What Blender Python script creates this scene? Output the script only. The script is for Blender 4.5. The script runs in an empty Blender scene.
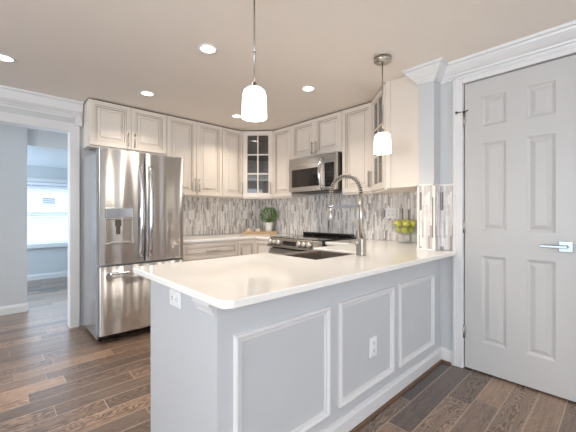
import bpy, bmesh, math, random
from mathutils import Vector, Matrix
PI = math.pi
random.seed(7)
SC = bpy.context.scene
COL = SC.collection

# ------------------------------------------------------------------ camera, light, exposure
YAW = 46.9
cd = bpy.data.cameras.new('camera'); cam = bpy.data.objects.new('camera', cd); COL.objects.link(cam)
cd.sensor_width = 36.0; cd.lens = 316.3 / 576 * 36.0; cd.shift_y = -2.0 / 576; cd.clip_start = 0.02
cam.location = (0, 0, 1.17)
cam.rotation_euler = (PI / 2, 0, math.radians(YAW - 90))
SC.camera = cam

w = bpy.data.worlds.new('daylight'); SC.world = w; w.use_nodes = True
w.node_tree.nodes['Background'].inputs[0].default_value = (0.80, 0.90, 1.0, 1)
w.node_tree.nodes['Background'].inputs[1].default_value = 3.9

def area(name, loc, rot, sx, sy, power, color):
    l = bpy.data.lights.new(name, 'AREA'); l.shape = 'RECTANGLE'; l.size = sx; l.size_y = sy
    l.energy = power; l.color = color
    o = bpy.data.objects.new(name, l); COL.objects.link(o); o.location = loc; o.rotation_euler = rot
    return o
# daylight standing in the window openings of the room behind the camera
area('daylight_rear_window', (0.1, -2.96, 1.15), (PI/2+0.75, 0, PI), 2.5, 1.9, 195, (0.85, 0.92, 1.0))
area('daylight_side_window', (-2.96, 0.4, 1.25), (PI/2+0.75, 0, -PI/2), 2.2, 1.5, 88, (0.85, 0.92, 1.0))
area('far_room_added_fill', (-1.36, 6.1, 1.2), (PI/2, 0, -PI/2), 1.5, 1.2, 58, (0.60, 0.81, 1.0))  # unseen fill added in front of the solid side wall; no window there
area('hall_added_fill', (-2.94, 4.47, 1.3), (PI/2+0.45, 0, -PI/2), 0.7, 1.4, 62, (0.70, 0.86, 1.0))  # unseen fill added at the hall's left end to brighten the hallway

vs = SC.view_settings
vs.view_transform = 'Standard'; vs.look = 'None'; vs.gamma = 1.0; vs.use_curve_mapping = False
vs.exposure = 0.0
SC.cycles.max_bounces = 10; SC.cycles.diffuse_bounces = 6; SC.cycles.glossy_bounces = 5
SC.cycles.transmission_bounces = 8; SC.cycles.transparent_max_bounces = 12
SC.cycles.sample_clamp_indirect = 6.0
SC.cycles.caustics_reflective = False; SC.cycles.caustics_refractive = False

# ------------------------------------------------------------------ materials
def srgb(r, g, b):
    def f(c):
        c /= 255.0
        return c / 12.92 if c <= 0.04045 else ((c + 0.055) / 1.055) ** 2.4
    return (f(r), f(g), f(b), 1)

def mat(name, col, rough=0.5, metal=0.0, spec=0.5, noise=0.0, nscale=40.0, bump=0.0, bscale=200.0, **kw):
    m = bpy.data.materials.new(name); m.use_nodes = True
    nt = m.node_tree; b = nt.nodes['Principled BSDF']
    b.inputs['Base Color'].default_value = col; b.inputs['Roughness'].default_value = rough
    b.inputs['Metallic'].default_value = metal; b.inputs['Specular IOR Level'].default_value = spec
    for k, v in kw.items(): b.inputs[k].default_value = v
    tc = nt.nodes.new('ShaderNodeTexCoord')
    if noise > 0:
        n = nt.nodes.new('ShaderNodeTexNoise'); n.inputs['Scale'].default_value = nscale; n.inputs['Detail'].default_value = 4
        nt.links.new(tc.outputs['Object'], n.inputs['Vector'])
        r = nt.nodes.new('ShaderNodeValToRGB')
        r.color_ramp.elements[0].position = 0.3; r.color_ramp.elements[1].position = 0.7
        r.color_ramp.elements[0].color = tuple(c * (1 - noise) for c in col[:3]) + (1,)
        r.color_ramp.elements[1].color = tuple(min(1, c * (1 + noise)) for c in col[:3]) + (1,)
        nt.links.new(n.outputs['Fac'], r.inputs['Fac']); nt.links.new(r.outputs['Color'], b.inputs['Base Color'])
    if bump > 0:
        n2 = nt.nodes.new('ShaderNodeTexNoise'); n2.inputs['Scale'].default_value = bscale
        bp = nt.nodes.new('ShaderNodeBump'); bp.inputs['Strength'].default_value = bump; bp.inputs['Distance'].default_value = 0.002
        nt.links.new(tc.outputs['Object'], n2.inputs['Vector']); nt.links.new(n2.outputs['Fac'], bp.inputs['Height'])
        nt.links.new(bp.outputs['Normal'], b.inputs['Normal'])
    return m

def emit(name, col, s):
    m = bpy.data.materials.new(name); m.use_nodes = True
    nt = m.node_tree; b = nt.nodes['Principled BSDF']
    b.inputs['Base Color'].default_value = col; b.inputs['Emission Color'].default_value = col
    b.inputs['Emission Strength'].default_value = s; b.inputs['Roughness'].default_value = 0.4
    return m

M = {}
M['wall'] = mat('wall_paint', srgb(205, 206, 207), 0.7, noise=0.012, nscale=6, bump=0.05)
M['ceiling'] = mat('ceiling_paint', srgb(240, 232, 223), 0.85, noise=0.01, nscale=4)
M['white'] = mat('flat_white_paint', srgb(232, 236, 240), 0.8, noise=0.01, nscale=4)
M['hard'] = mat('satin_chrome', srgb(150, 156, 166), 0.32, 1.0, noise=0.03, nscale=50)
M['housepane'] = mat('house_window_pane', srgb(120, 128, 138), 0.3, noise=0.04)
M['trim'] = mat('white_trim_paint', srgb(226, 225, 225), 0.35, noise=0.008, nscale=8)
M['door'] = mat('door_paint', srgb(199, 197, 195), 0.38, noise=0.008, nscale=8)
M['panel'] = mat('panel_paint', srgb(204, 206, 209), 0.42, noise=0.008, nscale=8)
M['cab'] = mat('cabinet_paint', srgb(230, 220, 209), 0.38, noise=0.015, nscale=9)
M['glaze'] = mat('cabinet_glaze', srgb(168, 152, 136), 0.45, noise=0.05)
M['cabin'] = mat('cabinet_inside', srgb(120, 112, 104), 0.6, noise=0.03)
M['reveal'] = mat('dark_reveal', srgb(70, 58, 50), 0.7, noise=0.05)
M['quartz'] = mat('white_quartz', srgb(248, 245, 240), 0.07, noise=0.018, nscale=5)
M['nickel'] = mat('brushed_nickel', srgb(190, 184, 176), 0.28, 1.0, noise=0.04, nscale=60)
M['chrome'] = mat('polished_chrome', srgb(215, 215, 218), 0.10, 1.0, noise=0.02)
M['dsteel'] = mat('dark_steel', srgb(96, 90, 86), 0.4, 0.8, noise=0.05)
M['black'] = mat('black_enamel', srgb(24, 21, 20), 0.25, noise=0.1)
M['bglass'] = mat('black_glass', srgb(16, 14, 14), 0.05, noise=0.05)
M['mwglass'] = mat('microwave_glass', srgb(36, 30, 28), 0.06, noise=0.05)
M['sink'] = mat('sink_composite', srgb(104, 92, 84), 0.35, noise=0.12, nscale=300)
M['plastic'] = mat('white_plastic', srgb(240, 240, 240), 0.35, noise=0.01)
M['plastic2'] = mat('satin_knob', srgb(226, 220, 212), 0.25, 0.6, noise=0.02)
M['slot'] = mat('socket_slot', srgb(60, 58, 58), 0.6, noise=0.05)
M['traywood'] = mat('tray_wood', srgb(196, 164, 128), 0.55, noise=0.12, nscale=30)
M['shoe'] = mat('shoe_wood', srgb(104, 78, 60), 0.45, noise=0.15, nscale=40)
M['ceramic'] = mat('white_ceramic', srgb(238, 236, 232), 0.25, noise=0.01)
M['cream'] = mat('cream_ceramic', srgb(226, 208, 190), 0.4, noise=0.02)
M['leaf'] = mat('boxwood_leaf', srgb(98, 142, 58), 0.45, noise=0.45, nscale=25)
M['soil'] = mat('soil', srgb(60, 44, 34), 0.9, noise=0.2)
M['stem'] = mat('stem_wood', srgb(92, 66, 44), 0.7, noise=0.2)
M['apple'] = mat('apple_skin', srgb(206, 204, 98), 0.3, noise=0.10, nscale=18)
M['blind'] = mat('blind_slat', srgb(240, 242, 246), 0.5, noise=0.01)
M['siding'] = mat('siding', srgb(214, 218, 224), 0.7, noise=0.03)
M['roof'] = mat('roof_shingle', srgb(120, 124, 132), 0.8, noise=0.1)
M['ground'] = mat('ground', srgb(150, 152, 146), 0.9, noise=0.1)
M['shade'] = emit('lit_frosted_glass', (1.0, 0.92, 0.80, 1), 3.4)
M['led'] = emit('lit_downlight', (1.0, 0.93, 0.82, 1), 7.0)
M['tiletrim'] = mat('tile_edge_trim', srgb(240, 238, 234), 0.3, noise=0.01)
M['display'] = mat('display_glass', srgb(46, 42, 42), 0.08, noise=0.05)
M['dispgrey'] = mat('dispenser_grey', srgb(176, 172, 166), 0.4, 0.3, noise=0.03)

def glass_mat(name, tint, alpha):
    m = bpy.data.materials.new(name); m.use_nodes = True
    nt = m.node_tree; nt.nodes.clear()
    out = nt.nodes.new('ShaderNodeOutputMaterial'); mx = nt.nodes.new('ShaderNodeMixShader')
    tr = nt.nodes.new('ShaderNodeBsdfTransparent'); gl = nt.nodes.new('ShaderNodeBsdfGlossy')
    fr = nt.nodes.new('ShaderNodeLayerWeight'); fr.inputs['Blend'].default_value = 0.5
    pw = nt.nodes.new('ShaderNodeMath'); pw.operation = 'POWER'; pw.inputs[1].default_value = 3.5
    ml = nt.nodes.new('ShaderNodeMath'); ml.operation = 'MULTIPLY'; ml.inputs[1].default_value = 0.7
    nt.links.new(fr.outputs['Facing'], pw.inputs[0]); nt.links.new(pw.outputs[0], ml.inputs[0])
    tr.inputs[0].default_value = tint; gl.inputs['Roughness'].default_value = 0.03
    ad = nt.nodes.new('ShaderNodeMath'); ad.operation = 'ADD'; ad.inputs[1].default_value = alpha
    nt.links.new(ml.outputs[0], ad.inputs[0]); nt.links.new(ad.outputs[0], mx.inputs[0])
    nt.links.new(tr.outputs[0], mx.inputs[1]); nt.links.new(gl.outputs[0], mx.inputs[2]); nt.links.new(mx.outputs[0], out.inputs[0])
    return m
M['pane'] = glass_mat('cabinet_pane', (0.80, 0.80, 0.80, 1), 0.08)
M['clear'] = glass_mat('clear_glass', (0.93, 0.95, 0.94, 1), 0.03)
M['winglass'] = glass_mat('window_glass', (0.95, 0.97, 1.0, 1), 0.0)

def steel():
    m = bpy.data.materials.new('stainless_steel'); m.use_nodes = True
    nt = m.node_tree; b = nt.nodes['Principled BSDF']
    b.inputs['Base Color'].default_value = srgb(218, 216, 214); b.inputs['Metallic'].default_value = 1.0
    b.inputs['Roughness'].default_value = 0.42; b.inputs['Anisotropic'].default_value = 1.0
    b.inputs['Anisotropic Rotation'].default_value = 0.0
    t = nt.nodes.new('ShaderNodeTangent'); t.direction_type = 'UV_MAP'; t.uv_map = 'brush'
    nt.links.new(t.outputs[0], b.inputs['Tangent'])
    tc = nt.nodes.new('ShaderNodeTexCoord'); mp = nt.nodes.new('ShaderNodeMapping'); mp.inputs['Scale'].default_value = (3, 3, 400)
    n = nt.nodes.new('ShaderNodeTexNoise'); n.inputs['Scale'].default_value = 3
    nt.links.new(tc.outputs['Object'], mp.inputs['Vector']); nt.links.new(mp.outputs[0], n.inputs['Vector'])
    r = nt.nodes.new('ShaderNodeMapRange'); r.inputs['To Min'].default_value = 0.46; r.inputs['To Max'].default_value = 0.54
    nt.links.new(n.outputs['Fac'], r.inputs['Value']); nt.links.new(r.outputs[0], b.inputs['Roughness'])
    return m
M['steel'] = steel()
M['case'] = mat('grey_case', srgb(196, 200, 206), 0.22, 0.75, noise=0.03)

class NB:                                            # small node-building helper
    def __init__(s, m): s.nt = m.node_tree; s.bsdf = s.nt.nodes['Principled BSDF']
    def n(s, t, **kw):
        x = s.nt.nodes.new(t)
        for k, v in kw.items(): setattr(x, k, v)
        return x
    def put(s, sock, v):
        if hasattr(v, 'is_output'): s.nt.links.new(v, sock)
        elif v is not None: sock.default_value = v
    def math(s, op, a, b=None, c=None):
        x = s.n('ShaderNodeMath', operation=op); s.put(x.inputs[0], a); s.put(x.inputs[1], b)
        if c is not None: s.put(x.inputs[2], c)
        return x.outputs[0]
    def comb(s, x, y, z=0.0):
        c = s.n('ShaderNodeCombineXYZ')
        for i, v in enumerate((x, y, z)): s.put(c.inputs[i], v)
        return c.outputs[0]
    def white(s, v):
        x = s.n('ShaderNodeTexWhiteNoise', noise_dimensions='3D'); s.put(x.inputs['Vector'], v); return x.outputs['Value']
    def noise(s, v, scale, detail=3.0, dist=0.0, rough=0.5):
        x = s.n('ShaderNodeTexNoise'); s.put(x.inputs['Vector'], v); x.inputs['Scale'].default_value = scale
        x.inputs['Detail'].default_value = detail; x.inputs['Distortion'].default_value = dist; x.inputs['Roughness'].default_value = rough
        return x.outputs['Fac']
    def ramp(s, f, stops, interp='LINEAR'):
        x = s.n('ShaderNodeValToRGB'); e = x.color_ramp.elements; x.color_ramp.interpolation = interp
        while len(e) < len(stops): e.new(0.5)
        for el, (p, c) in zip(e, stops): el.position = p; el.color = c
        s.put(x.inputs['Fac'], f); return x.outputs['Color']
    def mix(s, f, a, b, mode='MIX'):
        x = s.n('ShaderNodeMix', data_type='RGBA', blend_type=mode); s.put(x.inputs[0], f); s.put(x.inputs[6], a); s.put(x.inputs[7], b)
        return x.outputs[2]
    def xyz(s):
        tc = s.n('ShaderNodeTexCoord'); sp = s.n('ShaderNodeSeparateXYZ'); s.nt.links.new(tc.outputs['Object'], sp.inputs[0])
        return sp.outputs

def floor_mat():
    m = bpy.data.materials.new('oak_planks'); m.use_nodes = True; k = NB(m)
    x, y, z = k.xyz()
    v = k.math('DIVIDE', k.math('SUBTRACT', y, 0.918), 0.1335)
    row = k.math('FLOOR', v); fv = k.math('FRACT', v)
    ro = k.white(k.comb(row, 3.7, 1.1))
    u = k.math('DIVIDE', k.math('ADD', x, k.math('MULTIPLY', ro, 5.0)), k.math('ADD', 0.62, k.math('MULTIPLY', k.white(k.comb(row, 9.1, 4.0)), 0.6)))
    pl = k.math('FLOOR', u); fu = k.math('FRACT', u)
    rnd = k.white(k.comb(row, pl, 2.0)); rnd2 = k.white(k.comb(row, pl, 7.0))
    off = k.math('MULTIPLY', rnd, 37.0)
    g = k.comb(k.math('ADD', k.math('MULTIPLY', x, 2.2), off), k.math('ADD', k.math('MULTIPLY', y, 11.0), k.math('MULTIPLY', rnd2, 21.0)), off)
    base = k.noise(g, 1.0, 2.0, 0.3)
    rings = k.math('MULTIPLY', k.math('SINE', k.math('MULTIPLY', base, 150.0)), k.math('ADD', 0.35, k.math('MULTIPLY', k.math('GREATER_THAN', rnd, 0.5), 0.6)))                  # cathedral grain
    fine = k.noise(k.comb(k.math('MULTIPLY', x, 4.0), k.math('MULTIPLY', y, 60.0), off), 1.0, 6.0, 0.4, 0.65)
    big = k.noise(k.comb(k.math('MULTIPLY', x, 2.0), k.math('MULTIPLY', y, 5.0), off), 1.0, 4.0)
    tone = k.ramp(rnd2, [(0.0, srgb(80, 69, 63)), (0.3, srgb(140, 117, 100)), (0.55, srgb(102, 87, 79)), (0.8, srgb(162, 134, 112)), (1.0, srgb(118, 100, 87))])
    grain = k.math('ADD', k.math('MULTIPLY', k.math('ADD', k.math('MULTIPLY', rings, 0.5), 0.5), 0.55), k.math('MULTIPLY', fine, 0.75))
    gcol = k.ramp(grain, [(0.32, (0.20, 0.185, 0.18, 1)), (0.60, (0.88, 0.86, 0.85, 1)), (0.95, (1.6, 1.55, 1.5, 1))])
    c1 = k.mix(0.85, tone, gcol, 'MULTIPLY')
    bcol = k.ramp(big, [(0.3, (0.72, 0.70, 0.69, 1)), (0.7, (1.2, 1.2, 1.2, 1))])
    c2 = k.mix(0.7, c1, bcol, 'MULTIPLY')
    ev = k.math('MINIMUM', fv, k.math('SUBTRACT', 1.0, fv)); eu = k.math('MINIMUM', fu, k.math('SUBTRACT', 1.0, fu))
    sv = k.math('LESS_THAN', ev, 0.022); su = k.math('LESS_THAN', eu, 0.0022)
    seam = k.math('MAXIMUM', sv, su)
    c3 = k.mix(k.math('MULTIPLY', seam, 0.8), c2, srgb(186, 164, 144))  # light tan seams: glint on the plank bevels painted into the colour
    k.put(k.bsdf.inputs['Base Color'], c3)
    k.put(k.bsdf.inputs['Roughness'], k.math('ADD', 0.33, k.math('MULTIPLY', fine, 0.16))); k.bsdf.inputs['Coat Weight'].default_value = 0.6; k.bsdf.inputs['Coat Roughness'].default_value = 0.3
    bp = k.n('ShaderNodeBump'); bp.inputs['Strength'].default_value = 0.25; bp.inputs['Distance'].default_value = 0.0015
    k.put(bp.inputs['Height'], k.math('SUBTRACT', k.math('MULTIPLY', fine, 0.6), seam))
    k.put(k.bsdf.inputs['Normal'], bp.outputs[0])
    return m
M['floor'] = floor_mat()

def tile_mat():
    m = bpy.data.materials.new('marble_strip_mosaic'); m.use_nodes = True; k = NB(m)
    x, y, z = k.xyz()
    u = k.math('DIVIDE', k.math('ADD', x, k.math('MULTIPLY', y, 1.0)), 0.016)
    colm = k.math('FLOOR', u); fu = k.math('FRACT', u)
    r0 = k.white(k.comb(colm, 1.3, 0.0))
    v = k.math('ADD', k.math('DIVIDE', z, k.math('ADD', 0.075, k.math('MULTIPLY', r0, 0.085))), k.math('MULTIPLY', r0, 7.0))
    rw = k.math('FLOOR', v); fv = k.math('FRACT', v)
    rnd = k.white(k.comb(colm, rw, 5.0))
    c = k.ramp(rnd, [(0.0, srgb(242, 240, 237)), (0.28, srgb(230, 226, 223)), (0.52, srgb(217, 212, 209)), (0.72, srgb(198, 193, 191)), (0.88, srgb(174, 168, 167)), (0.965, srgb(134, 127, 126))], 'CONSTANT')
    vein = k.noise(k.comb(k.math('MULTIPLY', u, 0.8), k.math('MULTIPLY', z, 30.0), k.math('MULTIPLY', rnd, 50.0)), 1.0, 4.0, 0.8)
    vc = k.ramp(vein, [(0.3, (0.88, 0.87, 0.87, 1)), (0.6, (1.06, 1.06, 1.06, 1))])
    c2 = k.mix(0.8, c, vc, 'MULTIPLY')
    g = k.math('MAXIMUM', k.math('LESS_THAN', fu, 0.07), k.math('LESS_THAN', fv, 0.012))
    c3 = k.mix(k.math('MULTIPLY', g, 0.7), c2, srgb(196, 190, 186))
    k.put(k.bsdf.inputs['Base Color'], c3); k.bsdf.inputs['Roughness'].default_value = 0.22
    bp = k.n('ShaderNodeBump'); bp.inputs['Strength'].default_value = 0.35; bp.inputs['Distance'].default_value = 0.001
    k.put(bp.inputs['Height'], k.math('SUBTRACT', rnd, g)); k.put(k.bsdf.inputs['Normal'], bp.outputs[0])
    return m
M['tile'] = tile_mat()

# ------------------------------------------------------------------ mesh helpers
def box(bm, x0, x1, y0, y1, z0, z1, mi=0):
    v = [bm.verts.new(p) for p in ((x0,y0,z0),(x1,y0,z0),(x1,y1,z0),(x0,y1,z0),(x0,y0,z1),(x1,y0,z1),(x1,y1,z1),(x0,y1,z1))]
    for f in ((0,3,2,1),(4,5,6,7),(0,1,5,4),(1,2,6,5),(2,3,7,6),(3,0,4,7)):
        bm.faces.new([v[i] for i in f]).material_index = mi
    return v
def rbox(bm, x0, x1, y0, y1, z0, z1, r=0.004, seg=2, mi=0):
    t = bmesh.new(); box(t, x0, x1, y0, y1, z0, z1, mi)
    bmesh.ops.bevel(t, geom=list(t.edges), offset=r, segments=seg, profile=0.5, affect='EDGES')
    merge(bm, t)
def merge(bm, t, mtx=None):
    if mtx is not None: bmesh.ops.transform(t, matrix=mtx, verts=t.verts)
    vm = {v: bm.verts.new(v.co) for v in t.verts}
    for f in t.faces:
        try:
            nf = bm.faces.new([vm[v] for v in f.verts]); nf.material_index = f.material_index; nf.smooth = f.smooth
        except ValueError: pass
    t.free()
def prism(bm, pts, z0, z1, mi=0, smooth=False):        # pts counter-clockwise in plan
    lo = [bm.verts.new((p[0], p[1], z0)) for p in pts]; hi = [bm.verts.new((p[0], p[1], z1)) for p in pts]
    n = len(pts)
    bm.faces.new(lo[::-1]).material_index = mi; bm.faces.new(hi).material_index = mi
    for i in range(n):
        f = bm.faces.new((lo[i], lo[(i+1)%n], hi[(i+1)%n], hi[i])); f.material_index = mi; f.smooth = smooth
def ring_frame(p, a, b):
    t = (b - a).normalized(); up = Vector((0,0,1)) if abs(t.z) < 0.9 else Vector((1,0,0))
    s = t.cross(up).normalized(); return s, s.cross(t)
def tube(bm, pts, r, seg=12, caps=True, closed=False):
    pts = [Vector(p) for p in pts]; rs = r if isinstance(r, (list, tuple)) else [r]*len(pts)
    rings = []; n = len(pts); s = None
    for i, p in enumerate(pts):
        if closed: t = pts[(i+1)%n] - pts[i-1]
        else: t = pts[min(i+1, n-1)] - pts[max(i-1, 0)]
        t.normalize()
        if s is None:
            up = Vector((0,0,1)) if abs(t.z) < 0.9 else Vector((1,0,0)); s = t.cross(up).normalized()
        else: s = (s - t * s.dot(t)).normalized()
        q = t.cross(s)
        rings.append([bm.verts.new(p + rs[i]*(math.cos(2*PI*k/seg)*s + math.sin(2*PI*k/seg)*q)) for k in range(seg)])
    for i in range(n if closed else n-1):
        a, b = rings[i], rings[(i+1)%n]
        for k in range(seg):
            bm.faces.new((a[k], a[(k+1)%seg], b[(k+1)%seg], b[k])).smooth = True
    if caps and not closed:
        bm.faces.new(rings[0][::-1]); bm.faces.new(rings[-1])
def lathe(bm, prof, seg=24, mtx=None, mi=0):           # prof: (r, z) list
    t = bmesh.new(); rings = []
    for r, z in prof:
        if r < 1e-6: rings.append([t.verts.new((0,0,z))])
        else: rings.append([t.verts.new((r*math.cos(2*PI*k/seg), r*math.sin(2*PI*k/seg), z)) for k in range(seg)])
    for a, b in zip(rings, rings[1:]):
        for k in range(seg):
            va = a[k % len(a)], a[(k+1) % len(a)]; vb = b[k % len(b)], b[(k+1) % len(b)]
            vs_ = []
            for v in (va[0], va[1], vb[1], vb[0]):
                if v not in vs_: vs_.append(v)
            if len(vs_) > 2:
                f = t.faces.new(vs_); f.smooth = True; f.material_index = mi
    merge(bm, t, mtx)
def sweep(bm, path, prof, caps=True):                  # plan path, right-hand offset o, height z
    n = len(path); rows = []
    for i in range(n):
        p = Vector(path[i])
        def nrm(a, b):
            d = (Vector(b) - Vector(a)).normalized(); return Vector((d.y, -d.x))
        if i == 0: m = nrm(path[0], path[1])
        elif i == n-1: m = nrm(path[-2], path[-1])
        else:
            a, b = nrm(path[i-1], path[i]), nrm(path[i], path[i+1]); m = (a + b) / (1 + a.dot(b))
        rows.append([bm.verts.new((p.x + m.x*o, p.y + m.y*o, z)) for o, z in prof])
    k = len(prof)
    for i in range(n-1):
        for j in range(k):
            bm.faces.new((rows[i][j], rows[i+1][j], rows[i+1][(j+1)%k], rows[i][(j+1)%k]))
    if caps: bm.faces.new(rows[0]); bm.faces.new(rows[-1][::-1])
def stepped(bm, x0, x1, z0, z1, y, steps, back=None, mi=0, fill=True):
    """Front facing -y built of nested rectangles: steps = (inset, forward) list; 'back' closes the edge to that y."""
    prev = None; first = None
    for ins, fw, *gl in steps:
        r = [bm.verts.new(p) for p in ((x0+ins, y-fw, z0+ins), (x1-ins, y-fw, z0+ins), (x1-ins, y-fw, z1-ins), (x0+ins, y-fw, z1-ins))]
        if prev:
            for i in range(4): bm.faces.new((prev[i], prev[(i+1)%4], r[(i+1)%4], r[i])).material_index = gl[0] if gl else mi
        else: first = r
        prev = r
    if fill: bm.faces.new(prev).material_index = mi
    if back is not None:
        b = [bm.verts.new((v.co.x, back, v.co.z)) for v in first]
        for i in range(4): bm.faces.new((b[i], b[(i+1)%4], first[(i+1)%4], first[i])).material_index = mi
        if fill: bm.faces.new(b[::-1]).material_index = mi
        return b, prev
    return first, prev

def obj(name, bm, m, parent=None, loc=None, rot=None, fixn=True):
    if fixn: bmesh.ops.recalc_face_normals(bm, faces=bm.faces)
    me = bpy.data.meshes.new(name); bm.to_mesh(me); bm.free()
    for x in (m if isinstance(m, (list, tuple)) else [m]): me.materials.append(x)
    if me.materials[0] == M.get('steel'):                # brushing direction: u runs upwards
        uv = me.uv_layers.new(name='brush')
        for lp in me.loops:
            co = me.vertices[lp.vertex_index].co; uv.data[lp.index].uv = (co.z, co.x + 0.3*co.y)
    o = bpy.data.objects.new(name, me); COL.objects.link(o)
    if parent: o.parent = parent
    if loc: o.location = loc
    if rot: o.rotation_euler = rot
    return o
def thing(name, label, cat, loc=(0,0,0), rz=0.0, group=None):
    o = bpy.data.objects.new(name, None); o.empty_display_size = 0.05; COL.objects.link(o)
    o.location = loc; o.rotation_euler = (0, 0, rz); o['label'] = label; o['category'] = cat
    if group: o['group'] = group
    return o
def tag(o, label, cat, group=None):
    o['label'] = label; o['category'] = cat
    if group: o['group'] = group
    return o
def struct(name, bm, m, parent=None, label=None):
    o = obj(name, bm, m, parent)
    if parent is None:
        o['kind'] = 'structure'; o['label'] = label; o['category'] = name.split('_')[0]
    return o
def B(): return bmesh.new()
def dup(root, loc, label, group=None):
    r = root.copy(); COL.objects.link(r); r.location = loc; r['label'] = label
    if group: r['group'] = group
    for ch in list(root.children):
        c = ch.copy(); COL.objects.link(c); c.parent = r
        for g in list(ch.children):
            d = g.copy(); COL.objects.link(d); d.parent = c
    return r

# ------------------------------------------------------------------ room shell
CZ = 2.32
XD, XR, YW = 2.62, 3.11, 3.90          # door wall, range wall, fridge wall
SX, SY0, SY1 = 2.50, 1.016, 1.136      # end of the stub wall and its two faces
CT, CB = 0.885, 0.855                  # worktop top and underside
b = B(); box(b, -3.0, 3.3, -3.0, 8.2, -0.05, 0.0); struct('floor', b, M['floor'], label='dark brushed oak plank floor')
b = B(); box(b, -3.0, 3.3, -3.0, 5.05, CZ, CZ+0.08); struct('ceiling', b, M['ceiling'], label='flat cream ceiling over the kitchen')
b = B(); box(b, -1.5, 3.3, 5.05, 7.36, 2.02, 2.42); struct('ceiling_far', b, M['white'], label='lower ceiling of the far room')
OPX0, OPX1, OPZ = -0.62, 0.585, 2.02
b = B()
box(b, -3.0, OPX0, YW, YW+0.12, 0, CZ); box(b, OPX1, XR+0.15, YW, YW+0.12, 0, CZ); box(b, OPX0, OPX1, YW, YW+0.12, OPZ, CZ)
struct('wall_left', b, M['wall'], label='wall behind the refrigerator with the cased opening')
b = B(); box(b, XR, XR+0.15, SY1, YW, 0, CZ); struct('wall_back', b, M['wall'], label='wall behind the range')
b = B(); box(b, SX, XR+0.15, SY0, SY1, CT, CZ); struct('wall_stub', b, M['wall'], label='short stub wall ending the peninsula')
DY0, DY1, DZ = 0.194, 0.836, 2.152     # door slab
b = B()
box(b, XD, XD+0.14, DY1+0.012, SY0, 0, CZ); box(b, XD, XD+0.14, -3.0, DY0-0.012, 0, CZ); box(b, XD, XD+0.14, DY0-0.012, DY1+0.012, DZ+0.01, CZ); box(b, XD+0.06, XD+0.14, DY0-0.012, DY1+0.012, 0, DZ+0.01)  # last box added unseen behind the door, keeps outside light out of its gaps
struct('wall_right', b, M['wall'], label='pale wall holding the white door')
b = B()                                 # behind the camera, with a wide glazed opening
box(b, -3.1, -1.2, -3.1, -3.0, 0, CZ); box(b, 1.4, XD+0.14, -3.1, -3.0, 0, CZ); box(b, -1.2, 1.4, -3.1, -3.0, 2.12, CZ); box(b, -1.2, 1.4, -3.1, -3.0, 0, 0.15)
struct('wall_front', b, M['wall'], label='wall behind the camera')
b = B()
box(b, -3.1, -3.0, -3.0, -0.75, 0, CZ); box(b, -3.1, -3.0, 1.55, YW+0.12, 0, CZ); box(b, -3.1, -3.0, -0.75, 1.55, 0, 0.45); box(b, -3.1, -3.0, -0.75, 1.55, 2.05, CZ)
struct('wall_side', b, M['wall'], label='side wall left of the camera')
b = B(); box(b, -3.0, 0.31, 4.93, 5.05, 0, CZ); struct('wall_hall', b, M['wall'], label='hallway wall seen through the cased opening')
b = B(); box(b, 1.62, 1.74, YW+0.12, 7.16, 0, CZ); struct('wall_hall_right', b, M['wall'], label='right wall of the far room')
b = B(); box(b, -1.5, -1.4, 5.05, 7.16, 0, 2.02); struct('wall_hall_left', b, M['wall'], label='left wall of the far room')
WX0, WX1, WZ0, WZ1 = -0.25, 1.30, 0.62, 1.74
b = B()
box(b, -1.5, WX0, 7.16, 7.3, 0, 2.02); box(b, WX1, 1.74, 7.16, 7.3, 0, 2.02); box(b, WX0, WX1, 7.16, 7.3, 0, WZ0); box(b, WX0, WX1, 7.16, 7.3, WZ1, 2.02)
struct('wall_far', b, M['wall'], label='far wall of the next room')

# far window
b = B()
box(b, WX0-0.07, WX0, 7.13, 7.16, WZ0-0.07, WZ1+0.07); box(b, WX1, WX1+0.07, 7.13, 7.16, WZ0-0.07, WZ1+0.07)
box(b, WX0, WX1, 7.13, 7.16, WZ1, WZ1+0.07); box(b, WX0-0.1, WX1+0.1, 7.09, 7.16, WZ0-0.05, WZ0)
for x in (WX0, WX1-0.04): box(b, x, x+0.04, 7.22, 7.27, WZ0, WZ1)
for z in (WZ0, (WZ0+WZ1)/2-0.02, WZ1-0.04): box(b, WX0, WX1, 7.22, 7.27, z, z+0.04)
win = struct('window_1', b, M['trim'], label='bright window in the far room')
b = B(); box(b, WX0+0.04, WX1-0.04, 7.243, 7.247, WZ0+0.04, WZ1-0.04); obj('pane', b, M['winglass'], win)
bl = thing('window_blind', 'white horizontal slat blind over the bright window in the far room', 'blind', ((WX0+WX1)/2, 7.185, WZ1-0.005))
hw = (WX1-WX0)/2 - 0.01
b = B()
nsl = 30
for i in range(nsl):
    z = -0.06 - i*(WZ1-WZ0-0.09)/(nsl-1)
    t = bmesh.new(); box(t, -hw, hw, -0.0225, 0.0225, -0.001, 0.001)
    merge(b, t, Matrix.Translation((0, 0, z)) @ Matrix.Rotation(math.radians(18), 4, 'X'))
obj('slats', b, M['blind'], bl)
b = B(); rbox(b, -hw, hw, -0.025, 0.025, -0.045, 0.0, 0.004); obj('head_rail', b, M['blind'], bl)
b = B(); rbox(b, -hw, hw, -0.022, 0.022, -(WZ1-WZ0)+0.008, -(WZ1-WZ0)+0.026, 0.003); obj('bottom_rail', b, M['blind'], bl)
b = B(); tube(b, [(-hw+0.75, -0.03, -0.04), (-hw+0.75, -0.03, -0.85)], 0.004, 8); obj('tilt_wand', b, M['blind'], bl)
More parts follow.
